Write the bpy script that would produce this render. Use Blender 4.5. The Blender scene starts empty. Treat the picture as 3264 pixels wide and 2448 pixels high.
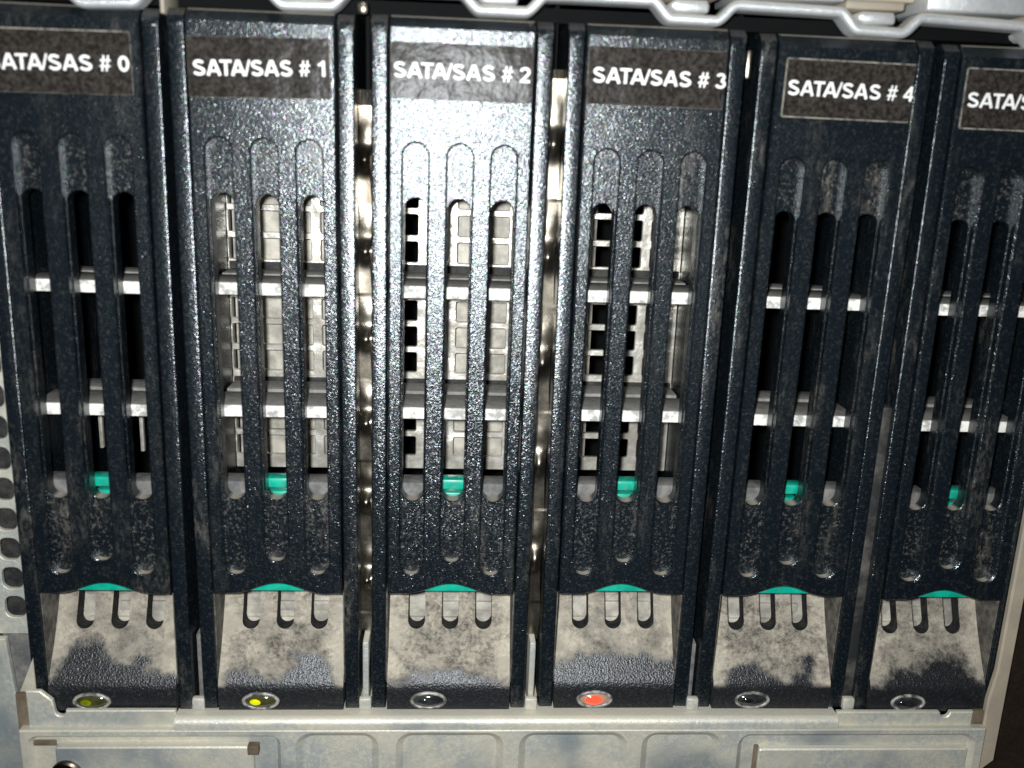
import bpy, bmesh, math, random
from mathutils import Matrix, Vector
random.seed(7)
S = 0.001                     # everything below is written in millimetres
scn = bpy.context.scene
col = scn.collection

# ------------------------------------------------------------------ camera
cam_d = bpy.data.cameras.new('camera')
cam = bpy.data.objects.new('camera', cam_d); col.objects.link(cam)
right = Vector((0.99787, -0.05453, 0.03575)); fwd = Vector((0.06180, 0.96589, -0.25148))
right = (right - fwd*right.dot(fwd)/fwd.dot(fwd)).normalized(); fwd.normalize()
up = right.cross(fwd).normalized()
CAMP = Vector((-0.257, -146.4, 29.28))*S
M4 = Matrix((right, up, -fwd)).transposed().to_4x4(); M4.translation = CAMP
cam.matrix_world = M4
cam_d.sensor_width = 36; cam_d.lens = 3000/3264*36
cam_d.clip_start = 0.01; cam_d.clip_end = 10
cam_d.dof.use_dof = True; cam_d.dof.focus_distance = 0.172; cam_d.dof.aperture_fstop = 15
scn.camera = cam

# ------------------------------------------------------------------ light: phone flash beside the lens, dim room
w = bpy.data.worlds.new('World'); scn.world = w; w.use_nodes = True
w.node_tree.nodes['Background'].inputs[0].default_value = (0.75, 0.85, 1.0, 1)
w.node_tree.nodes['Background'].inputs[1].default_value = 0.012
fl = bpy.data.lights.new('phone_flash', 'AREA'); fl.shape = 'DISK'; fl.size = 0.006; fl.energy = 0.54; fl.color = (0.94, 0.975, 1.0)
flo = bpy.data.objects.new('phone_flash', fl); col.objects.link(flo)
flo.matrix_world = M4.copy(); flo.location = CAMP + Vector((-6, -1, 4))*S
scn.view_settings.view_transform = 'Standard'; scn.view_settings.look = 'None'
scn.view_settings.exposure = 0.0; scn.view_settings.gamma = 1.0
scn.view_settings.use_curve_mapping = False
scn.render.engine = 'CYCLES'

# ------------------------------------------------------------------ material helpers
class NT:
    def __init__(s, name):
        s.m = bpy.data.materials.new(name); s.m.use_nodes = True
        s.t = s.m.node_tree; s.b = s.t.nodes['Principled BSDF']
        s.co = s.n('ShaderNodeTexCoord').outputs['Object']
        s.rnd = s.n('ShaderNodeObjectInfo').outputs['Random']
    def n(s, k, **kw):
        x = s.t.nodes.new(k)
        for a, v in kw.items(): setattr(x, a, v)
        return x
    def put(s, sock, v):
        if isinstance(v, bpy.types.NodeSocket): s.t.links.new(v, sock)
        else: sock.default_value = v
    def noise(s, scale, detail=3, rough=0.55, co=None, seed=0.0, per_obj=True, color=False, dist=0.0):
        x = s.n('ShaderNodeTexNoise', noise_dimensions='4D')
        s.put(x.inputs['Vector'], co or s.co); x.inputs['Scale'].default_value = scale
        x.inputs['Detail'].default_value = detail; x.inputs['Roughness'].default_value = rough
        x.inputs['Distortion'].default_value = dist
        s.put(x.inputs['W'], s.math('MULTIPLY_ADD', s.rnd, 37.0 if per_obj else 0.0, seed))
        return x.outputs['Color' if color else 'Fac']
    def math(s, op, a, b=0.0, c=0.0, clamp=False):
        x = s.n('ShaderNodeMath', operation=op, use_clamp=clamp)
        for i, v in enumerate((a, b, c)): s.put(x.inputs[i], v)
        return x.outputs[0]
    def ramp(s, v, a, b, lo=0.0, hi=1.0):
        x = s.n('ShaderNodeMapRange', interpolation_type='SMOOTHSTEP')
        s.put(x.inputs[0], v)
        for i, q in enumerate((a, b, lo, hi)): s.put(x.inputs[i+1], q)
        return x.outputs[0]
    def mix(s, f, a, b):
        x = s.n('ShaderNodeMix', data_type='RGBA')
        s.put(x.inputs[0], f)
        for k, v in ((6, a), (7, b)):
            s.put(x.inputs[k], v if isinstance(v, bpy.types.NodeSocket) else (*v, 1))
        return x.outputs[2]
    def mapping(s, rot=(0,0,0), scale=(1,1,1)):
        x = s.n('ShaderNodeMapping'); s.put(x.inputs['Vector'], s.co)
        x.inputs['Rotation'].default_value = rot; x.inputs['Scale'].default_value = scale
        return x.outputs[0]
    def xyz(s, v):
        x = s.n('ShaderNodeSeparateXYZ'); s.put(x.inputs[0], v); return x.outputs
    def normal(s): return s.xyz(s.n('ShaderNodeNewGeometry').outputs['True Normal'])
    def bump(s, h, dist, strength=1.0, nrm=None):
        x = s.n('ShaderNodeBump'); s.put(x.inputs['Height'], h)
        x.inputs['Distance'].default_value = dist; s.put(x.inputs['Strength'], strength)
        if nrm: s.put(x.inputs['Normal'], nrm)
        return x.outputs[0]
    def out(s, **kw):
        for k, v in kw.items():
            sock = s.b.inputs[k.replace('_', ' ')]
            if isinstance(v, tuple) and len(v) == 3: v = (*v, 1)
            s.put(sock, v)
        return s.m
DUST = (0.40, 0.355, 0.285)

def plastic(name, dust_up=0.75, smear=0.25, grain=1.0, rough=0.225, base=(0.0034, 0.0062, 0.0088), spec=1.0, film=0.06):
    t = NT(name)
    gco = t.mapping(rot=(0, math.radians(-32), 0), scale=(0.62, 1, 1.25))
    g = t.noise(4600, 1.0, 0.5, gco)
    nz = t.normal()[2]
    upm = t.ramp(nz, 0.72, 0.95, 0, dust_up)
    sm = t.noise(110, 5, 0.6, t.mapping(rot=(0, math.radians(9), 0), scale=(1.6, 1, 0.45)), seed=3)
    sm2 = t.noise(1500, 4, 0.75, t.mapping(rot=(0, math.radians(6), 0), scale=(1, 1, 0.35)), seed=9)
    k = t.math('MULTIPLY', t.ramp(sm, 0.50, 0.75, 0, smear), t.ramp(sm2, 0.42, 0.62))
    upn = t.math('MULTIPLY', upm, t.ramp(sm2, 0.2, 0.55, 0.55, 1))
    # a thin even film of dust everywhere, fine specks
    film = t.ramp(t.noise(1900, 3, 0.7, seed=5), 0.50, 0.72, 0.0, film)
    f = t.math('ADD', t.math('MAXIMUM', k, upn), film, clamp=True)
    c = t.mix(f, base, DUST)
    tint = t.n('ShaderNodeHueSaturation'); tint.inputs['Saturation'].default_value = 1.3; tint.inputs['Value'].default_value = 1.9
    t.put(tint.inputs['Color'], t.noise(5000, 1, 0.5, gco, seed=21, color=True))
    st = t.mix(0.45, (0.88, 0.97, 1.0), tint.outputs[0])
    r = t.math('MULTIPLY_ADD', f, 0.5, rough, clamp=True)
    return t.out(Base_Color=c, Roughness=r, Specular_IOR_Level=t.math('MULTIPLY_ADD', f, -spec*0.8, spec, clamp=True), Specular_Tint=st,
                 Normal=t.bump(g, 0.000088*grain))

def dusty(name, col_a, col_b, scale=400, metal=0.0, rough=0.75, bump=0.00008, contrast=(0.35, 0.65), dent=0.0):
    t = NT(name)
    a = t.noise(scale, 5, 0.65)
    c = t.mix(t.ramp(a, *contrast), col_a, col_b)
    nrm = t.bump(t.noise(scale*3.5, 4, 0.6, seed=4), bump)
    if dent: nrm = t.bump(t.noise(150, 2, 0.5, seed=12), dent, 1.0, nrm)
    return t.out(Base_Color=c, Roughness=rough, Metallic=metal, Normal=nrm)

def ramp_mat():
    # finger recess: thick beige dust, rubbed off to bare black by fingers along the lip
    t = NT('dusty_finger_recess'); p = t.xyz(t.co)
    n1 = t.noise(260, 6, 0.7, seed=2); n2 = t.noise(1500, 4, 0.7, seed=6); n3 = t.noise(110, 3, 0.5, seed=8)
    z = t.math('ADD', t.math('MULTIPLY', p[2], 1000.0), t.math('ADD', t.math('MULTIPLY_ADD', n3, 15.0, -7.5), t.math('MULTIPLY_ADD', n1, 9.0, -4.5)))
    ax = t.math('MULTIPLY', t.math('ABSOLUTE', p[0]), 1000.0)
    z = t.math('ADD', z, t.math('ADD', t.math('MULTIPLY_ADD', t.rnd, -4.5, 0.3), t.ramp(ax, 5.5, 10.5, 0.0, 3.0)))
    rub = t.math('MAXIMUM', t.ramp(z, -63.0, -59.6, 1, 0), t.ramp(t.math('MULTIPLY', p[2], 1000.0), -64.2, -63.0, 1, 0))
    thin = t.math('MULTIPLY', t.ramp(n1, 0.40, 0.60, 0.15, 1.0), t.math('MULTIPLY_ADD', t.rnd, 0.5, 0.2), clamp=True)
    bare = t.math('MAXIMUM', t.math('MULTIPLY', rub, t.ramp(n2, 0.48, 0.78, 1.0, 0.93)), t.math('MULTIPLY', thin, t.ramp(n2, 0.3, 0.6)))
    n4 = t.noise(300, 7, 0.8, t.mapping(rot=(0, math.radians(25), 0), scale=(0.8, 1, 1.1)), seed=14, dist=0.15)
    thick = t.math('ADD', t.ramp(n4, 0.34, 0.60), t.math('ADD', t.math('MULTIPLY_ADD', t.rnd, 0.5, -0.35), t.ramp(ax, 6.5, 10.5, 0.0, 0.6)), clamp=True)
    dustc = t.mix(thick, t.mix(t.ramp(n2, 0.35, 0.65), (0.07, 0.063, 0.053), (0.27, 0.24, 0.19)), t.mix(t.ramp(n2, 0.3, 0.7), (0.33, 0.29, 0.225), (0.50, 0.45, 0.36)))
    c = t.mix(bare, dustc, (0.008, 0.009, 0.011))
    g = t.noise(3400, 2, 0.5)
    return t.out(Base_Color=c, Roughness=t.math('MULTIPLY_ADD', bare, -0.52, 0.88), Specular_IOR_Level=t.math('MULTIPLY_ADD', bare, 0.55, 0.1), Normal=t.bump(g, 0.00014))

def steel(name, a, b, stain, metal=0.35, rough=0.5):
    t = NT(name)
    n1 = t.noise(75, 5, 0.6); n2 = t.noise(1300, 5, 0.8, seed=3); n3 = t.noise(38, 4, 0.6, seed=5)
    c = t.mix(t.ramp(n1, 0.40, 0.60), a, b)
    c = t.mix(t.ramp(n2, 0.42, 0.64, 0.0, 0.65), c, stain)
    c = t.mix(t.math('MULTIPLY', t.ramp(n3, 0.52, 0.70, 0.0, 0.85), t.ramp(n2, 0.30, 0.60, 0.5, 1.0)), c, (0.19, 0.225, 0.245))
    up = t.ramp(t.normal()[2], 0.3, 0.95, 0, 0.8)
    c = t.mix(up, c, (0.50, 0.46, 0.37))
    return t.out(Base_Color=c, Metallic=t.math('MULTIPLY_ADD', up, -metal, metal), Roughness=t.math('MULTIPLY_ADD', n2, 0.25, rough-0.1), Normal=t.bump(n2, 0.00012))

MAT = {
 'lever': plastic('textured_black_plastic', dust_up=0.8, smear=0.16),
 'groove': plastic('dusty_slot_groove', dust_up=0.85, smear=0.40, film=0.22),
 'rail': plastic('black_plastic_rail', dust_up=0.7, smear=0.22, grain=0.9),
 'shelf': dusty('dusty_grey_plastic', (0.15, 0.145, 0.135), (0.24, 0.225, 0.20), 600),
 'shelf_front': dusty('white_dust_crust', (0.30, 0.29, 0.27), (0.80, 0.77, 0.70), 500, contrast=(0.38, 0.55)),
 'housing': dusty('dusty_latch_housing', (0.075, 0.075, 0.075), (0.17, 0.16, 0.145), 500),
 'grille': dusty('dusty_perforated_steel', (0.46, 0.42, 0.35), (0.70, 0.67, 0.60), 350, metal=0.6, rough=0.33, dent=0.0009),
 'drive': dusty('dusty_drive_face', (0.26, 0.24, 0.205), (0.52, 0.48, 0.40), 230, metal=0.1, rough=0.6, dent=0.0008),
 'ramp': ramp_mat(),
 'tape': None, 'letter': None,
 'green': None,
 'zinc': steel('dusty_zinc_steel', (0.60, 0.57, 0.47), (0.42, 0.44, 0.42), (0.72, 0.66, 0.50), metal=0.35, rough=0.38),
 'zinc2': steel('grey_painted_steel', (0.60, 0.605, 0.60), (0.50, 0.52, 0.53), (0.66, 0.65, 0.60), metal=0.5, rough=0.34),
}
t = NT('dark_brown_tape'); n = t.noise(1700, 3, 0.6)
MAT['tape'] = t.out(Base_Color=t.mix(t.ramp(n, 0.35, 0.7), (0.012, 0.010, 0.009), (0.046, 0.040, 0.034)), Roughness=0.25, Specular_IOR_Level=0.09,
                    Normal=t.bump(t.noise(170, 2, 0.5, seed=4), 0.00042, 1.0, t.bump(n, 0.00006)))
t = NT('tape_edge_dust')
MAT['edge'] = t.out(Base_Color=t.mix(t.ramp(t.noise(500, 4, 0.7), 0.35, 0.6), (0.03, 0.028, 0.025), (0.26, 0.235, 0.19)), Roughness=0.85)
t = NT('white_print')
MAT['black'] = dusty('black_plastic_and_gap_shade', (0.004, 0.004, 0.005), (0.03, 0.028, 0.024), 700)
MAT['web'] = dusty('grey_dusty_divider', (0.010, 0.010, 0.010), (0.10, 0.092, 0.078), 160, contrast=(0.42, 0.70))
MAT['cheek'] = dusty('dusty_recess_side', (0.035, 0.032, 0.028), (0.13, 0.115, 0.092), 500)
MAT['letter'] = t.out(Base_Color=t.mix(t.ramp(t.noise(900, 3), 0.3, 0.7), (0.66, 0.645, 0.61), (0.80, 0.79, 0.76)), Roughness=0.55)
t = NT('green_plastic')
MAT['green'] = t.out(Base_Color=t.mix(t.ramp(t.noise(900, 5, 0.75, seed=3), 0.5, 0.75, 0.0, 0.4), t.mix(t.ramp(t.noise(500, 4), 0.3, 0.7), (0.0, 0.25, 0.17), (0.002, 0.37, 0.25)), (0.20, 0.19, 0.15)), Roughness=0.38)
t = NT('spring_steel'); n = t.noise(60, 4, 0.6, t.mapping(scale=(3, 3, 0.6))); n2 = t.noise(800, 4, 0.7, seed=2)
MAT['spring'] = t.out(Base_Color=t.mix(t.ramp(n, 0.4, 0.65), (0.34, 0.30, 0.24), (0.09, 0.073, 0.053)), Metallic=1.0, Roughness=t.math('MULTIPLY_ADD', n2, 0.25, 0.22), Normal=t.bump(n2, 0.00003))
t = NT('tarnished_web'); n = t.noise(70, 4, 0.6, t.mapping(scale=(4, 4, 0.5))); n2 = t.noise(900, 4, 0.7, t.mapping(scale=(1.5, 1, 0.25)), seed=2)
MAT['webmetal'] = t.out(Base_Color=t.mix(t.ramp(n, 0.35, 0.65), (0.012, 0.010, 0.008), (0.085, 0.07, 0.05)), Metallic=0.6, Roughness=0.35, Normal=t.bump(n2, 0.00025))
t = NT('tarnished_edge'); n2 = t.noise(500, 4, 0.7, t.mapping(scale=(1.5, 1, 0.3)), seed=2)
MAT['tarnish'] = t.out(Base_Color=t.mix(t.ramp(n2, 0.35, 0.65), (0.10, 0.085, 0.06), (0.42, 0.37, 0.29)), Metallic=0.45, Roughness=0.32)
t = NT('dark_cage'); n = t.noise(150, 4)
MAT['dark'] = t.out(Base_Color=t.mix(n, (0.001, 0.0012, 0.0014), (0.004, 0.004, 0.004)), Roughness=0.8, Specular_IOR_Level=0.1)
t = NT('brown_grime'); n = t.noise(180, 5, 0.7)
MAT['brown'] = t.out(Base_Color=t.mix(t.ramp(n, 0.3, 0.7), (0.07, 0.05, 0.03), (0.17, 0.13, 0.085)), Roughness=0.85)
t = NT('dark_rack'); n = t.noise(120, 6, 0.75); n2 = t.noise(900, 4, 0.7, seed=3)
MAT['rack'] = t.out(Base_Color=t.mix(t.math('MULTIPLY', n, n2), (0.004, 0.003, 0.002), (0.055, 0.036, 0.022)), Roughness=0.85, Specular_IOR_Level=0.1, Normal=t.bump(n2, 0.0002))
t = NT('beige_flange'); n = t.noise(90, 5, 0.6); n2 = t.noise(700, 4, 0.7, seed=3)
MAT['flange'] = t.out(Base_Color=t.mix(t.ramp(n, 0.35, 0.65), (0.36, 0.30, 0.22), (0.27, 0.235, 0.18)), Roughness=t.math('MULTIPLY_ADD', n2, 0.2, 0.5), Normal=t.bump(n2, 0.00005))
t = NT('lens_rim')
MAT['rim'] = t.out(Base_Color=t.mix(t.ramp(t.noise(700, 3), 0.35, 0.65), (0.05, 0.05, 0.048), (0.36, 0.34, 0.30)), Roughness=0.35)
def lens_mat(nm, c, emit=0.0, ec=(0, 0, 0)):
    t = NT(nm)
    f = t.ramp(t.noise(420, 2, seed=1), 0.35, 0.65)
    return t.out(Base_Color=t.mix(f, tuple(0.35*q for q in c), c), Roughness=0.12, Coat_Weight=0.8, Coat_Roughness=0.05, Emission_Color=ec, Emission_Strength=emit)
LENS = {'clear': lens_mat('clear_lens', (0.035, 0.037, 0.038)), 'amber': lens_mat('yellow_green_lens', (0.055, 0.055, 0.018)),
        'red': lens_mat('red_lens', (0.42, 0.24, 0.17))}
DIODE = {'clear': lens_mat('dark_diode', (0.02, 0.022, 0.024)), 'dim': lens_mat('dim_green_diode', (0.20, 0.23, 0.0), 0.12, (0.6, 0.7, 0.0)),
         'amber': lens_mat('yellow_diode', (0.55, 0.55, 0.0), 0.35, (0.8, 0.8, 0.0)), 'red': lens_mat('lit_red_diode', (0.8, 0.07, 0.03), 0.85, (1.0, 0.10, 0.04))}

# ------------------------------------------------------------------ mesh helpers (mm)
def mesh_obj(name, bm, mat, parent=None, smooth=35, merge=True):
    if merge: bmesh.ops.remove_doubles(bm, verts=bm.verts, dist=0.004)
    bmesh.ops.recalc_face_normals(bm, faces=bm.faces)
    me = bpy.data.meshes.new(name)
    bmesh.ops.scale(bm, vec=(S, S, S), verts=bm.verts)
    bm.to_mesh(me); bm.free()
    if mat is not None:
        for m in (mat if isinstance(mat, (list, tuple)) else [mat]): me.materials.append(m)
    if smooth:
        for pl in me.polygons: pl.use_smooth = True
        me.set_sharp_from_angle(angle=math.radians(smooth))
    o = bpy.data.objects.new(name, me); col.objects.link(o); o.parent = parent
    return o
def rrect(x0, x1, z0, z1, r, n=8):
    r = min(r, (x1-x0)/2-1e-4, (z1-z0)/2-1e-4); P = []
    for cx, cz, a0 in ((x1-r, z1-r, 0), (x0+r, z1-r, 90), (x0+r, z0+r, 180), (x1-r, z0+r, 270)):
        for i in range(n+1):
            a = math.radians(a0+90*i/n); P.append((cx+r*math.cos(a), cz+r*math.sin(a)))
    return P
def area(P): return sum(P[i-1][0]*P[i][1]-P[i][0]*P[i-1][1] for i in range(len(P)))/2
def offset(P, d):
    """move a closed loop inwards (d > 0) for a counter-clockwise loop"""
    if area(P) < 0: d = -d
    n = len(P); Q = []
    for i in range(n):
        a, b, c = Vector(P[i-1]), Vector(P[i]), Vector(P[(i+1) % n])
        e1 = (b-a); e2 = (c-b)
        if e1.length < 1e-6 or e2.length < 1e-6: Q.append(P[i]); continue
        e1.normalize(); e2.normalize()
        n1 = Vector((-e1.y, e1.x)); n2 = Vector((-e2.y, e2.x)); m = n1+n2
        m = m/max(0.3, m.length_squared/2) if m.length > 1e-6 else n1
        Q.append((b.x+m.x*d, b.y+m.y*d))
    return Q
def ring(bm, P, y): return [bm.verts.new((p[0], y, p[1])) for p in P]
def wall(bm, A, B, mi=0):
    n = len(A)
    for i in range(n):
        f = bm.faces.new((A[i], A[(i+1) % n], B[(i+1) % n], B[i])); f.material_index = mi
def fill(bm, rings, mi=0):
    ed = []
    for R in rings:
        for i in range(len(R)):
            e = bm.edges.get((R[i], R[(i+1) % len(R)])) or bm.edges.new((R[i], R[(i+1) % len(R)])); ed.append(e)
    g = bmesh.ops.triangle_fill(bm, use_beauty=True, use_dissolve=False, edges=ed)
    for f in g['geom']:
        if isinstance(f, bmesh.types.BMFace): f.material_index = mi
def plate(outer, y0, y1, bev=0.25, holes=(), pockets=(), back=True):
    """slab between y0 (front) and y1; holes go through; pockets = (loop, floor_y, inner_hole_loop or None)"""
    bm = bmesh.new()
    fr = []
    o0 = ring(bm, offset(outer, bev), y0); o1 = ring(bm, outer, y0+bev); o2 = ring(bm, outer, y1)
    wall(bm, o0, o1); wall(bm, o1, o2); fr.append(o0); bk = [o2]
    for h in holes:
        a = ring(bm, offset(h, -bev), y0); b = ring(bm, h, y0+bev); c = ring(bm, h, y1)
        wall(bm, a, b); wall(bm, b, c); fr.append(a); bk.append(c)
    for loop, fy, inner, *sl in pockets:
        a = ring(bm, offset(loop, -bev), y0); b = ring(bm, loop, y0+bev); c = ring(bm, offset(loop, sl[0]) if sl else loop, fy)
        wall(bm, a, b); wall(bm, b, c); fr.append(a)
        if inner:
            i0 = ring(bm, offset(inner, -0.15), fy); i1 = ring(bm, inner, fy+0.15); i2 = ring(bm, inner, y1)
            wall(bm, i0, i1); wall(bm, i1, i2); fill(bm, [c, i0], 1); bk.append(i2)
        else: fill(bm, [c], 0)
    fill(bm, fr)
    if back: fill(bm, bk)
    return bm
def cut(bm, co, no): 
    bmesh.ops.bisect_plane(bm, geom=bm.verts[:]+bm.edges[:]+bm.faces[:], plane_co=co, plane_no=no, dist=1e-5)
def box(bm, x0, x1, y0, y1, z0, z1, bev=0.0, mi=0):
    g = bmesh.ops.create_cube(bm, size=1); vs = g['verts']
    bmesh.ops.scale(bm, vec=(x1-x0, y1-y0, z1-z0), verts=vs)
    bmesh.ops.translate(bm, vec=((x0+x1)/2, (y0+y1)/2, (z0+z1)/2), verts=vs)
    fs = {f for v in vs for f in v.link_faces}
    for f in fs: f.material_index = mi
    if bev:
        es = list({e for v in vs for e in v.link_edges})
        bmesh.ops.bevel(bm, geom=es, offset=bev, segments=2, profile=0.5, affect='EDGES', material=mi)
def sweep_x(profile, x0, x1, closed=True):
    bm = bmesh.new()
    A = [bm.verts.new((x0, y, z)) for y, z in profile]; B = [bm.verts.new((x1, y, z)) for y, z in profile]
    n = len(A)
    for i in range(n if closed else n-1): bm.faces.new((A[i], A[(i+1) % n], B[(i+1) % n], B[i]))
    if closed: bm.faces.new(A); bm.faces.new(B)
    return bm
def empty(name, loc, label, cat, group=None, rot=(0, 0, 0)):
    o = bpy.data.objects.new(name, None); col.objects.link(o); o.location = Vector(loc)*S; o.rotation_euler = rot
    o.empty_display_size = 0.01; o['label'] = label; o['category'] = cat
    if group: o['group'] = group
    return o

# ------------------------------------------------------------------ setting
bm = bmesh.new()
box(bm, -120, 160, 70, 72, -140, 120)
bk = mesh_obj('background', bm, MAT['dark'], smooth=0); bk['kind'] = 'structure'
bm = bmesh.new(); box(bm, 101.2, 180, 3, 6, -140, 120)
rk = mesh_obj('dark_rack_wall', bm, MAT['rack'], smooth=0); rk['kind'] = 'structure'

# ------------------------------------------------------------------ server chassis
ch = empty('server_chassis', (11, 0, -95), 'dusty grey zinc steel server chassis frame around the drive carriers', 'server chassis')
def cpart(name, bm, mat, smooth=35):
    bmesh.ops.translate(bm, vec=(-11, 0, 95), verts=bm.verts)
    return mesh_obj(name, bm, mat, ch, smooth)
# rolled lip under the carriers
prof = [(40, -68.8), (-0.9, -68.8)]
for i in range(1, 9):
    a = math.radians(90*i/8); prof.append((-0.9-1.3*math.sin(a), -70.1+1.3*math.cos(a)))
prof += [(-2.2, -71.0), (-1.2, -71.0), (-1.2, -69.6), (40, -69.6)]
cpart('rolled_lip', sweep_x(prof, -46.9, 69.8), MAT['zinc'])
# pressed lower panel with pockets
pk = [(rrect(a, b, -90, -71.8, 2.6, 6), -1.1, None, 1.0) for a, b in ((-26.1, -12.3), (-8.8, 9.6), (12.8, 31.6), (34.7, 48.6))]
pk += [(rrect(-71.5, -29.2, -90, -72.3, 1.6, 6), -1.1, None, 0.5), (rrect(52.1, 95.6, -90, -72.2, 2.2, 6), -1.1, None, 0.8)]
cpart('lower_panel', plate(rrect(-73, 97.5, -95, -71.0, 0.3, 2), -2.2, 0.8, 0.25, pockets=pk), MAT['zinc'])
# end tabs left and right of the lip
tabL = [(-71.7, -73.4), (-47.3, -73.4), (-46.9, -72.9), (-46.9, -67.9), (-65.3, -67.9)]
tabL += [(-66.2+0.9*math.cos(math.radians(a)), -67.9+0.9*math.sin(math.radians(a))-0.2) for a in range(0, -181, -30)]
tabL += [(-67.4, -66.0), (-69.3, -64.2), (-71.7, -64.2)]
cpart('end_tab', plate(tabL, -1.0, -0.2, 0.2), MAT['zinc'])
tabR = [(69.9, -74.0), (95.2, -74.0), (95.2, -68.3), (90.9, -68.3)]
tabR += [(89.9+0.9*math.cos(math.radians(a)), -68.5+0.9*math.sin(math.radians(a))) for a in range(0, -181, -30)]
tabR += [(88.8, -68.3), (69.9, -68.3)]
cpart('end_tab', plate(tabR, -1.0, -0.2, 0.2), MAT['zinc'])
# raised plates lower left and lower right
cpart('raised_plate', plate(rrect(-67.0, -33.6, -92, -74.0, 0.5, 3), -2.6, -1.15, 0.25), MAT['zinc'])
cpart('raised_plate', plate(rrect(55.8, 94.6, -92, -75.0, 0.5, 3), -2.3, -1.15, 0.25), MAT['zinc'])
bm = bmesh.new(); box(bm, -34.6, -32.7, -2.68, -1.16, -75.6, -73.9, 0.12); cpart('plate_clip', bm, MAT['brown'])
bm = bmesh.new(); box(bm, 55.1, 55.9, -1.7, -1.16, -90, -74.7, 0.1); cpart('plate_clip', bm, MAT['brown'])
# brown L-shaped gaps at the outer corners
bm = bmesh.new(); box(bm, -73.6, -71.8, -0.6, 0.3, -74.6, -65.0, 0.1); box(bm, -71.4, -67.2, -1.25, -1.05, -74.6, -73.45, 0.05); cpart('corner_gasket', bm, MAT['brown'])
bm = bmesh.new(); box(bm, 95.3, 97.4, -0.7, 0.2, -74.6, -68.3, 0.1); cpart('corner_gasket', bm, MAT['brown'])
# screw head cut by the lower frame edge
def lathe(bm, cx, cz, prof_ry, seg=28, sx=1.0, sz=1.0):
    R = [[bm.verts.new((cx+r*sx*math.cos(2*math.pi*k/seg), y, cz+r*sz*math.sin(2*math.pi*k/seg))) for k in range(seg)] for r, y in prof_ry]
    for A, B in zip(R, R[1:]): wall(bm, A, B)
    bm.faces.new(R[-1])
bm = bmesh.new(); lathe(bm, -65.3, -79.2, [(2.7, -2.55), (2.7, -3.2), (2.4, -3.5), (1.9, -3.5), (1.7, -3.1), (1.5, -3.5), (0.9, -3.7), (0.2, -3.75)])
cpart('screw', bm, MAT['spring'])
# left perforated flange
hl = []
for k in range(24):
    z = -49.6+5.25*k
    for x in (-72.85, -78.3, -83.7): hl.append(rrect(x-1.75, x+1.65, z-1.95, z+1.95, 1.3, 5))
cpart('perforated_flange', plate([(-95, -54.6), (-74.6, -54.6), (-70.75, -54.6), (-70.75, 78), (-95, 78)], 1.2, 2.0, 0.12, holes=hl), MAT['zinc'])
bm = bmesh.new(); box(bm, -95, -70.9, 6, 7, -60, 78); cpart('inner_wall', bm, MAT['black'], 0)
cpart('side_flange', plate([(-95, -95), (-73.7, -95), (-73.7, -66.0), (-74.4, -56.0), (-74.4, -54.8), (-95, -54.8)], -0.2, 0.9, 0.2), MAT['zinc'])
bm = bmesh.new(); box(bm, -76, -68.5, 2.5, 3.2, -69, -54.9); cpart('corner_web', bm, MAT['housing'], 0)
cpart('corner_gusset', plate([(-73.6, -65.6), (-70.6, -65.6), (-70.6, -58.8)], 0.6, 1.6, 0.15), MAT['zinc'])
# right flange, edge on
cpart('edge_flange', plate([(97.9, -95), (98.2, -83), (99.2, -80.2), (100.9, -78.6), (100.9, 78), (98.35, 78), (98.35, -60), (97.6, -66), (97.6, -95)], -0.9, 0.2, 0.3), MAT['flange'])
# feet of the bay dividers and the strips in the gaps
CX = [-57.5, -29.2, 0.0, 29.2, 58.1, 86.6]
CZ = [-0.5, -0.2, 0.0, 0.1, -0.2, -0.6]
def spring_strip(cx, side, width, y0, z0, z1, amp, period, phase):
    """spring-finger gasket: polished strip with a rounded bulge at every finger and a dusty turned-up edge"""
    bm = bmesh.new(); rows = []; rr = random.Random(int(cx*10)+5)
    n = int((z1-z0)/0.25); var = [rr.uniform(0.75, 1.1) for _ in range(20)]; tl = [rr.uniform(-0.35, 0.35) for _ in range(20)]
    K = 13
    for i in range(n+1):
        z = z0+(z1-z0)*i/n
        uu = (z1-z-phase)/period; ci = int(uu) % 20; u = uu % 1.0
        b = amp*var[ci]*(math.exp(-((u-0.5)/0.105)**2)+0.18*math.exp(-((u-0.22)/0.12)**2))
        row = []
        for k in range(K):
            q = (k/(K-1)-0.5)*side
            y = y0-b*max(0.0, math.cos(math.pi*(q-0.12*tl[ci])*0.92))+1.2*(1-q*side*2)*0.35*abs(tl[ci])
            if k >= K-3: y -= 0.7*(k-K+4)*(0.75+0.25*math.cos(2*math.pi*u))
            row.append(bm.verts.new((cx+q*width+0.16*math.sin(2*math.pi*u+0.8), y, z)))
        rows.append(row)
    for A, B in zip(rows, rows[1:]):
        for k in range(K-1):
            f = bm.faces.new((A[k], A[k+1], B[k+1], B[k])); f.material_index = 1 if k >= K-3 else 0
    bmesh.ops.solidify(bm, geom=bm.faces[:], thickness=0.25)
    return bm
gaps = [(CX[i]+CX[i+1])/2 for i in range(5)]
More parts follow.
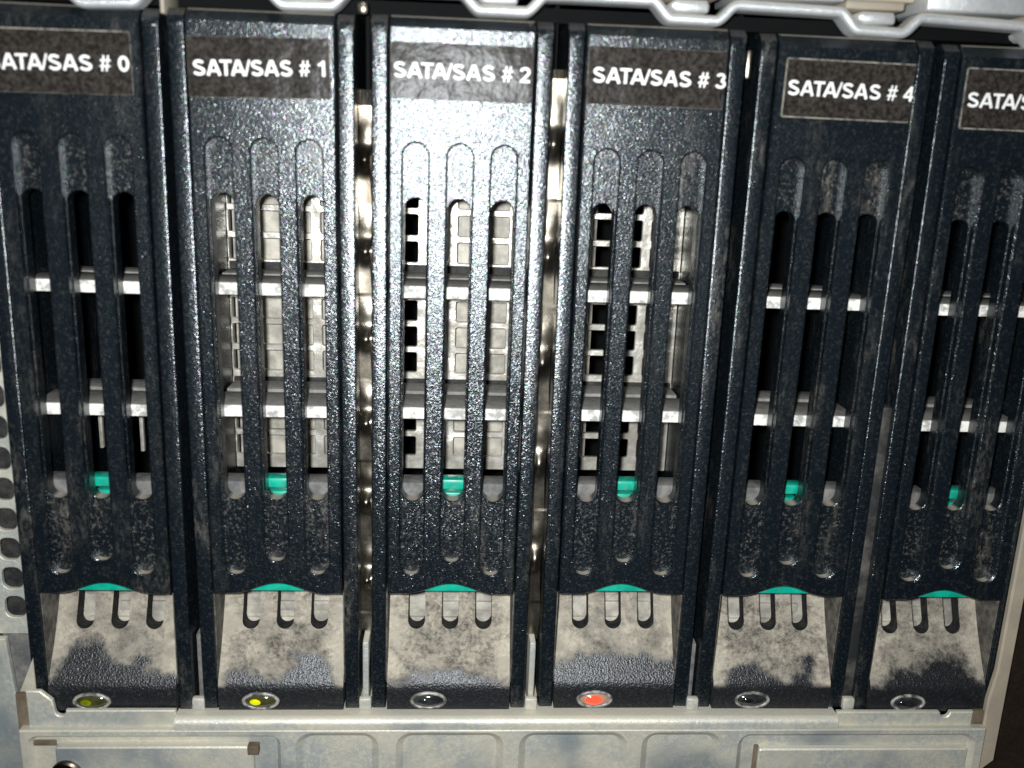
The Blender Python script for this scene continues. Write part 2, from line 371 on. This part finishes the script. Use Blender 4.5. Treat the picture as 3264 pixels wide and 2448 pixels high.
for i, g in enumerate(gaps):
    bm = bmesh.new(); dw = 1.05 if i == 4 else 0.55; box(bm, g-dw, g+dw, {1: 1.6, 2: 1.6, 4: 1.6}.get(i, 3.0), 34, -68.75, (-55.5, -56.2, -56.2, -57, -46)[i] if i != 4 else -12, 0.3)
    cpart('bay_divider', bm, MAT['zinc'] if i in (1, 2) else MAT['web'] if i == 4 else MAT['housing'])
    bm = bmesh.new(); box(bm, g-1.1, g+1.1, 0.2, 1.5, -68.75, -66.4, 0.35); cpart('divider_foot', bm, MAT['zinc'])
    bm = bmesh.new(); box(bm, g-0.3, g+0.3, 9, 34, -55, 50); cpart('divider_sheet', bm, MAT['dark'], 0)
bm = bmesh.new(); box(bm, gaps[1]-1.45, gaps[1]+1.3, 8.5, 9.1, -58.0, 36.0, 0.1); cpart('gasket_web', bm, MAT['webmetal'])
bm = bmesh.new(); box(bm, gaps[2]-1.3, gaps[2]+1.2, 6.2, 6.8, -58.0, 40.0, 0.1); cpart('gasket_web', bm, MAT['webmetal'])
cpart('spring_strip', spring_strip(gaps[1]+0.05, 1, 2.6, 5.6, -56.0, 33.5, 2.4, 14.2, 1.0), [MAT['spring'], MAT['tarnish']])
cpart('spring_strip', spring_strip(gaps[2]-0.1, -1, 2.4, 4.6, -56.0, 38.5, 1.8, 17.5, 1.0), [MAT['spring'], MAT['tarnish']])
bm = bmesh.new(); box(bm, gaps[3]-0.75, gaps[3]+0.05, 1.2, 4, 39.4, 43.6, 0.3); cpart('spring_tip', bm, MAT['spring'])
bm = bmesh.new(); box(bm, gaps[1]-0.9, gaps[1]+0.7, 1.5, 3, 46.2, 48.0, 0.5); cpart('spring_tip', bm, MAT['spring'])
bm = bmesh.new(); box(bm, gaps[0]-0.1, gaps[0]+0.5, 0.5, 8, 45.0, 54, 0.15); cpart('spring_tip', bm, MAT['flange'])

# ------------------------------------------------------------------ stamped steel panel above the carriers
sp = empty('stamped_steel_panel', (8, 0, 46.5), 'grey steel panel with wavy stamped lower edge above the drive carriers', 'steel panel')
def spart(name, bm, mat, smooth=50):
    bmesh.ops.translate(bm, vec=(-8, 0, -46.5), verts=bm.verts)
    return mesh_obj(name, bm, mat, sp, smooth)
def edge_z(x):
    # slow sag towards both ends plus the trapezoid wave, one dip per carrier
    base = 47.35-0.00028*(x-18)**2
    u = (x-5.8-0.0) % 28.2
    if u > 14.1: u -= 28.2
    d = abs(u)
    s = min(1.0, max(0.0, (d-3.3)/3.1)); s = s*s*(3-2*s)
    return base+2.35*s
bm = bmesh.new(); rows = []
N = 520
sec = []
for k in range(10):
    a = math.pi*(k/9)-math.pi/2        # rounded front of the folded sheet
    sec.append((-0.75*math.cos(a)-0.2, 0.75*math.sin(a)))
sec = [(2.6, -0.75)]+sec+[(2.6, 0.75)]
for i in range(N+1):
    x = -80+200*i/N
    zc = edge_z(x); dz = (edge_z(x+0.05)-edge_z(x-0.05))/0.1
    L = math.sqrt(1+dz*dz); nx, nz = -dz/L, 1/L
    rows.append([bm.verts.new((x+nx*o, y, zc+nz*o)) for y, o in sec])
for A, B in zip(rows, rows[1:]):
    for k in range(len(sec)): bm.faces.new((A[k], A[(k+1) % len(sec)], B[(k+1) % len(sec)], B[k]))
bm.faces.new(rows[0]); bm.faces.new(rows[-1])
spart('wavy_edge', bm, MAT['zinc2'])
bm = bmesh.new(); box(bm, -80, 120, 8, 30, 46.9, 49.0); spart('dark_void_filler', bm, MAT['dark'], 0)  # near-black filler added to stand in for the unlit void behind the wave
for k in range(-2, 4):
    x = 5.0+28.2*k; z = edge_z(x)+0.95
    P = [(x-1.9, z+0.05), (x+2.7, z+0.05), (x+2.9, z+0.4), (x+2.9, z+1.2), (x+2.5, z+1.75), (x-2.2, z+1.75), (x-2.9, z+1.1), (x-2.7, z+0.6)]
    spart('locking_tab', plate(P, -0.4, 10, 0.25), MAT['zinc2'])
    zb = edge_z(x+14.1)+1.15
    bm = bmesh.new(); box(bm, x+7.2, x+23.0, -1.0, 14, zb, zb+14, 0.4); spart('front_plate', bm, MAT['zinc2'])
    bm = bmesh.new(); box(bm, x-4.6, x+4.4, 0.3, 12, edge_z(x)+3.05, edge_z(x)+4.3, 0.3); spart('hinge_bar', bm, MAT['flange'])
    bm = bmesh.new(); box(bm, x-4.9, x+6.6, 2.0, 12, edge_z(x)+4.5, edge_z(x)+18, 0.3); spart('inset_plate', bm, MAT['flange'])

# ------------------------------------------------------------------ drive carrier
SLX = (-6.72, 0.0, 6.68)
def build_lever():
    P = [(10.7, 46.3), (-10.7, 46.3), (-10.7, -46.2), (-8.2, -46.2)]
    for i in range(21):
        x = -7.6+15.2*i/20; P.append((x, -46.2+1.9*(0.5+0.5*math.cos(math.pi*x/7.6))))
    P += [(8.2, -46.2), (10.7, -46.2)]
    pockets = []
    for i, x in enumerate(SLX):
        zb = -40.1 if i == 1 else -42.5
        pockets.append((rrect(x-1.9, x+1.9, zb, 28.2, 1.9, 9), 1.5, rrect(x-1.72, x+1.72, -29.7, 20.0, 1.72, 9)))
    bm = plate(P, 0.0, 3.9, 0.28, pockets=pockets)
    bmesh.ops.remove_doubles(bm, verts=bm.verts, dist=0.004)
    cut(bm, (0, 0, 44.5), (0, 0, 1))
    for v in bm.verts:
        if v.co.z > 44.6 and v.co.y < 2: v.co.y += (v.co.z-44.5)*0.85
    return bm
PROF = [(9.2, -43.0), (9.0, -46.0)]
for i in range(1, 15):
    q = i/14; z = -46-16.6*q; PROF.append((0.75+8.25*(1-q**1.4), z))
y_, z_ = PROF[-1]
PROF += [(0.42, -63.1), (0.18, -63.7), (0.05, -64.3), (0.0, -65.0), (0.0, -68.2)]
SL = [0.0]
for a, b in zip(PROF, PROF[1:]): SL.append(SL[-1]+math.hypot(b[0]-a[0], b[1]-a[1]))
def at_s(s):
    for i in range(1, len(SL)):
        if s <= SL[i]+1e-6:
            q = (s-SL[i-1])/(SL[i]-SL[i-1]); a, b = PROF[i-1], PROF[i]
            return a[0]+(b[0]-a[0])*q, a[1]+(b[1]-a[1])*q
    return PROF[-1]
def build_ramp():
    # flat sheet in (x, -s) with three slots, sliced across and then bent along the profile
    s_end = next(SL[i] for i in range(len(SL)) if PROF[i][1] < -55.2)
    bm = bmesh.new(); rings = [ring(bm, [(-10.72, 0), (-10.72, -SL[-1]), (10.72, -SL[-1]), (10.72, 0)], 0)]
    for x in (-5.95, 0.0, 5.95):
        rings.append(ring(bm, rrect(x-1.5, x+1.5, -s_end, -1.2, 1.5, 8), 0))
    fill(bm, rings)
    for s in SL[1:-1]: cut(bm, (0, 0, -s), (0, 0, 1))
    for v in bm.verts:
        y, z = at_s(-v.co.z); v.co.y = y; v.co.z = z
    bmesh.ops.recalc_face_normals(bm, faces=bm.faces)
    if sum(f.normal.y*f.calc_area() for f in bm.faces) > 0: bmesh.ops.reverse_faces(bm, faces=bm.faces)
    orig = set(bm.faces)
    g = bmesh.ops.extrude_face_region(bm, geom=bm.faces[:], use_keep_orig=True)
    bmesh.ops.translate(bm, vec=(0, 2.8, 0), verts=[v for v in g['geom'] if isinstance(v, bmesh.types.BMVert)])
    for f in bm.faces: f.material_index = 0 if f in orig else 1
    return bm
def build_cheek(sx):
    bm = bmesh.new(); a, b = sorted((10.74*sx, 10.96*sx)); box(bm, a, b, 1.0, 13, -63.5, -46.4, 0.08); return bm
def build_rail(sx):
    bm = bmesh.new()
    prof = [(0.5, -68.2), (0.5, 43.8), (0.9, 45.2), (2.2, 46.3), (44, 46.3), (44, -68.2)]
    A = [bm.verts.new((10.98*sx, y, z)) for y, z in prof]; B = [bm.verts.new((13.4*sx, y, z)) for y, z in prof]
    n = len(prof)
    for i in range(n): bm.faces.new((A[i], A[(i+1) % n], B[(i+1) % n], B[i]))
    bm.faces.new(A); bm.faces.new(B)
    bmesh.ops.recalc_face_normals(bm, faces=bm.faces)
    es = [e for e in bm.edges if all(v.co.y < 2.5 for v in e.verts) and e.calc_length() > 3]
    bmesh.ops.bevel(bm, geom=es, offset=0.30, segments=3, profile=0.5, affect='EDGES')
    return bm
def build_grille():
    holes = []
    xs = [(-10.75, -7.05)]+[(-5.4+5.3*k, -1.75+5.3*k) for k in range(2)]+[(5.2, 8.95)]
    for seg in ((7.0, 4), (-13.0, 4), (-29.0, 3)):
        for r in range(seg[1]):
            z0 = seg[0]+0.6+4.75*r
            for a, b in xs: holes.append(rrect(a, b, z0, z0+3.65, 0.35, 3))
    holes += [rrect(-10.8, 10.8, z-0.1, z+1.2, 0.3, 3) for z in (5.9, -14.9)]
    return plate(rrect(-10.9, 10.9, -31.0, 45.5, 0.2, 2), 21.0, 21.8, 0.12, holes=holes)
def build_gap_shade():  # black bars added behind the grille slots as the shadow band above each shelf
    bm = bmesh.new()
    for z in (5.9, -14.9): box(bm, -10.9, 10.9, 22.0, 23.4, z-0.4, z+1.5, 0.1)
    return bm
def build_strap():
    bm = bmesh.new(); box(bm, -6.3, -5.6, 19, 20, -27, -16.5, 0.2); box(bm, 0.9, 1.6, 19, 20, -27.5, -16.3, 0.2); return bm
def build_shelf(z):
    bm = bmesh.new()
    box(bm, -10.5, 10.5, 4.35, 12.6, z-1.2, z, 0.12)
    box(bm, -10.5, 10.5, 12.7, 14.4, z-1.2, z-0.9, 0)
    box(bm, -10.5, 10.5, 14.5, 20.2, z-1.2, z, 0.15)
    return bm
def build_latch():
    bm = bmesh.new()
    box(bm, -2.9, 2.9, 4.3, 7.2, -28.75, -26.9, 0.45)
    box(bm, -2.3, 2.3, 5.2, 7.4, -43.0, -29.6, 0.3)
    return bm
def build_button():
    P = [(-5.4, -45.65)]
    P += [(5.4, -45.65)]
    for i in range(19):
        x = 5.4-10.8*i/18; P.append((x, -46.2+1.9*(0.5+0.5*math.cos(math.pi*x/7.6))+0.12))
    return plate(P, 0.35, 3.0, 0.12)
def build_back():
    bm = bmesh.new(); box(bm, -10.9, 10.9, 13.2, 14.2, -64, -43.6)
    for k in range(5): box(bm, -2.2 if k % 2 else -8, 8 if k % 2 else 3, 12.5, 13.3, -59.0+3.2*k, -57.2+3.2*k, 0.2)
    return bm
def build_housing(sx):
    bm = bmesh.new(); a, b = sorted((3.2*sx, 10.9*sx)); box(bm, a, b, 4.6, 9, -43.4, -27.6, 0.6); return bm
cache = {}
def shared(key, builder, mat, parent, name, smooth=35):
    if key not in cache:
        o = mesh_obj(name, builder(), mat, parent, smooth); cache[key] = o; return o
    o = cache[key].copy(); col.objects.link(o); o.parent = parent; o.name = name
    return o
def arc(cx, cy, rx, ry, a0, a1, n=14):
    return [(cx+rx*math.cos(math.radians(a0+(a1-a0)*i/n)), cy+ry*math.sin(math.radians(a0+(a1-a0)*i/n))) for i in range(n+1)]
G = {  # bold sans-serif capitals as centre lines: advance width, [(stroke width, points)]
 'S': (0.667, [(0.135, arc(0.33, 0.52, 0.20, 0.13, 18, 248, 16)+arc(0.335, 0.20, 0.225, 0.138, 68, -165, 16))]),
 'A': (0.722, [(0.145, [(0.075, 0), (0.335, 0.69)]), (0.145, [(0.647, 0), (0.387, 0.69)]), (0.06, [(0.27, 0.69), (0.452, 0.69)]), (0.115, [(0.17, 0.215), (0.55, 0.215)])]),
 'T': (0.611, [(0.122, [(0.02, 0.655), (0.59, 0.655)]), (0.15, [(0.305, 0), (0.305, 0.66)])]),
 '/': (0.278, [(0.10, [(0.03, -0.012), (0.248, 0.728)])]),
 '#': (0.556, [(0.085, [(0.115, 0), (0.235, 0.716)]), (0.085, [(0.315, 0), (0.435, 0.716)]), (0.085, [(0.02, 0.225), (0.505, 0.225)]), (0.085, [(0.05, 0.49), (0.535, 0.49)])]),
 ' ': (0.278, []),
 '0': (0.556, [(0.138, arc(0.278, 0.355, 0.185, 0.292, 0, 360, 28))]),
 '1': (0.556, [(0.145, [(0.345, 0), (0.345, 0.716)]), (0.115, [(0.355, 0.672), (0.235, 0.565), (0.09, 0.505)])]),
 '2': (0.556, [(0.13, arc(0.27, 0.495, 0.19, 0.158, 172, -38, 14)+[(0.12, 0.075)]), (0.125, [(0.035, 0.062), (0.515, 0.062)])]),
 '3': (0.556, [(0.125, arc(0.262, 0.525, 0.165, 0.128, 165, -80, 12)), (0.13, arc(0.265, 0.205, 0.20, 0.145, 88, -165, 14))]),
 '4': (0.556, [(0.135, [(0.395, 0), (0.395, 0.716)]), (0.12, [(0.375, 0.67), (0.075, 0.225)]), (0.115, [(0.02, 0.215), (0.53, 0.215)])]),
 '5': (0.556, [(0.12, [(0.49, 0.655), (0.15, 0.655)]), (0.12, [(0.165, 0.70), (0.11, 0.34)]), (0.13, arc(0.27, 0.225, 0.20, 0.165, 128, -165, 14))])}
KERN = {'AT': -0.085, 'TA': -0.085, 'A/': -0.06, '/S': -0.02}
def text_mesh(body, width, cap):
    bm = bmesh.new(); x = 0.0; lay = 0; tot = sum(G[c_][0] for c_ in body)+sum(KERN.get(body[i:i+2], 0) for i in range(len(body)-1))
    kx = width/(tot-0.06); ky = cap/0.716; prev = ''
    for c_ in body:
        x += KERN.get(prev+c_, 0); prev = c_
        for wd, pts in G[c_][1]:
            lay += 1; y0 = -0.004*(lay % 5); h = wd/2; n = len(pts); ring_c = pts[0] == pts[-1] or math.dist(pts[0], pts[-1]) < 1e-6
            L, R = [], []
            for i, p in enumerate(pts):
                a = Vector(pts[i-1]) if i else (Vector(pts[-2]) if ring_c else None)
                b = Vector(pts[i+1]) if i < n-1 else (Vector(pts[1]) if ring_c else None)
                q = Vector(p); e = Vector((0, 0))
                if a is not None: e += (q-a).normalized()
                if b is not None: e += (b-q).normalized()
                e.normalize(); nr = Vector((-e.y, e.x))*h
                L.append(q+nr); R.append(q-nr)
            V = lambda q, dy: bm.verts.new(((x+q.x-0.03)*kx, y0+dy, q.y*ky))
            Lf = [V(q, -0.02) for q in L]; Rf = [V(q, -0.02) for q in R]; Lb = [V(q, 0.02) for q in L]; Rb = [V(q, 0.02) for q in R]
            for i in range(n-1):
                bm.faces.new((Lf[i], Lf[i+1], Rf[i+1], Rf[i])); bm.faces.new((Lf[i], Lb[i], Lb[i+1], Lf[i+1])); bm.faces.new((Rf[i], Rf[i+1], Rb[i+1], Rb[i]))
        x += G[c_][0]
    bmesh.ops.recalc_face_normals(bm, faces=bm.faces)
    bmesh.ops.scale(bm, vec=(S, S, S), verts=bm.verts)
    me = bpy.data.meshes.new('lettering'); bm.to_mesh(me); bm.free()
    return me
TX = [ # text left, width, baseline, tilt deg, tape x0 x1 z0 z1 (relative to the carrier)
 (-10.9, 20.1, 37.0, 1.3, -11.2, 9.5, 33.9, 42.6),
 (-9.8, 19.4, 37.0, 1.6, -10.5, 10.0, 34.0, 42.5),
 (-10.1, 20.2, 37.5, -0.2, -10.5, 10.4, 34.5, 42.5),
 (-9.7, 20.2, 37.8, -0.6, -10.4, 10.2, 34.7, 43.0),
 (-9.0, 19.6, 37.4, -0.7, -9.4, 10.4, 34.3, 42.6),
 (-9.3, 19.8, 37.1, -0.7, -9.8, 10.4, 34.0, 42.7)]
LAB = ['black drive carrier labelled SATA/SAS # 0 beside the perforated steel flange', 'black drive carrier labelled SATA/SAS # 1 with a yellow indicator lens',
       'black drive carrier labelled SATA/SAS # 2 with the flash glare on its label', 'black drive carrier labelled SATA/SAS # 3 with its red indicator lit',
       'black drive carrier labelled SATA/SAS # 4 with dark empty slots', 'black drive carrier at the end of the row beside the beige edge flange']
LED = [('amber', 'dim'), ('amber', 'amber'), ('clear', 'clear'), ('red', 'red'), ('clear', 'clear'), ('clear', 'clear')]
DRV = [None, (-10.9, 10.9), (-3.6, 10.9), (-10.9, -4.0), None, None]
for i in range(6):
    c = empty('drive_carrier', (CX[i], (0.25, 0.0, -0.15, 0.1, 0.3, 0.05)[i], CZ[i]), LAB[i], 'drive carrier', 'drive carriers in the server bay', (0, math.radians((0.25, -0.1, 0.05, -0.12, 0.15, -0.1)[i]), 0))
    shared('lever', build_lever, [MAT['lever'], MAT['groove']], c, 'lever_panel')
    for s_ in (-1, 1): shared('rail%d' % s_, lambda: build_rail(s_), MAT['rail'], c, 'side_rail')
    for s_ in (-1, 1): shared('cheek%d' % s_, lambda: build_cheek(s_), MAT['cheek'], c, 'recess_cheek')
    shared('ramp', build_ramp, [MAT['ramp'], MAT['black']], c, 'finger_recess', 50)
    if DRV[i]: shared('gap_shade', build_gap_shade, MAT['black'], c, 'gap_shade_bar'); shared('grille', build_grille, MAT['grille'], c, 'perforated_shield')
    else: shared('strap', build_strap, MAT['grille'], c, 'metal_strap')
    for z in (6.0, -14.2):
        sh = shared('shelf%g' % z, lambda: build_shelf(z), MAT['shelf'], c, 'crossbar')
        def crust():
            bm = bmesh.new(); box(bm, -10.3, 10.3, 4.0, 4.3, z-1.95, z-0.05, 0.08); return bm
        shared('crust%g' % z, crust, MAT['shelf_front'], sh, 'crossbar_edge')
    for s_ in (-1, 1): shared('house%d' % s_, lambda: build_housing(s_), MAT['housing'], c, 'latch_housing')
    shared('latch', build_latch, MAT['green'], c, 'latch_arm')
    shared('button', build_button, MAT['green'], c, 'release_button')
    shared('back', build_back, MAT['drive'], c, 'back_plate')
    if DRV[i]:
        bm = bmesh.new(); box(bm, DRV[i][0], DRV[i][1], 24.6, 60, -30.5, 44, 0.4); mesh_obj('drive_body', bm, MAT['drive'], c)
    # label strip with its lettering
    tl, tw, tb, ta, x0, x1, z0, z1 = TX[i]
    cx, cz = (x0+x1)/2, (z0+z1)/2
    bm = plate(rrect(x0-cx, x1-cx, z0-cz, z1-cz, 0.15, 2), -0.16, -0.004, 0.05)
    for f in bm.faces:
        if abs(f.normal.y) < 0.9 or max(v.co.y for v in f.verts) > -0.1: f.material_index = 1
    tp = mesh_obj('label_strip', bm, [MAT['tape'], MAT['edge']], c, 0)
    tp.location = Vector((cx, 0, cz))*S; tp.rotation_euler = (0, -math.radians(ta)*0.6, 0)
    if i in (0, 4, 5):
        bm = bmesh.new()
        box(bm, x0-cx, x1-cx, -0.175, -0.02, z1-cz-0.03, z1-cz+0.16, 0.03)
        if i > 3:
            box(bm, x0-cx-0.18, x0-cx+0.02, -0.175, -0.02, z0-cz, z1-cz, 0.03); box(bm, x0-cx, x1-cx, -0.175, -0.02, z0-cz-0.16, z0-cz+0.03, 0.03)
        mesh_obj('dust_line', bm, MAT['edge'], tp, 0)
    lt = bpy.data.objects.new('lettering', text_mesh('SATA/SAS # %d' % i, tw, 2.2)); col.objects.link(lt)
    lt.data.materials.append(MAT['letter']); lt.parent = tp
    lt.location = Vector((tl-cx, -0.18, tb-cz))*S; lt.rotation_euler = (0, -math.radians(ta)*0.4, 0)
    # indicator
    ln = bmesh.new(); lathe(ln, -3.5, -66.45, [(2.75, -0.02), (2.6, -0.14), (2.0, -0.42), (1.2, -0.62), (0.4, -0.68)], 32, 1.0, 0.5)
    lo = mesh_obj('indicator_lens', ln, LENS[LED[i][0]], c, 60)
    ln = bmesh.new()
    R = []
    for (r, y) in ((3.25, 0.02), (3.2, -0.2), (2.95, -0.32), (2.7, -0.22), (2.62, 0.02)):
        R.append([ln.verts.new((-3.5+r*math.cos(2*math.pi*k/40), y, -66.45+(r-2.95+1.42)*math.sin(2*math.pi*k/40))) for k in range(40)])
    for A, B in zip(R, R[1:]): wall(ln, A, B)
    mesh_obj('rim', ln, MAT['rim'], lo, 60)
    ln = bmesh.new(); lathe(ln, -4.1+0.5*(i == 3), -66.4, [(1.55 if i == 3 else 1.1, -0.40), (1.3 if i == 3 else 0.9, -0.60), (0.5, -0.72), (0.1, -0.74)], 20, 1.15, 0.62)
    mesh_obj('diode', ln, DIODE[LED[i][1]], lo, 60)
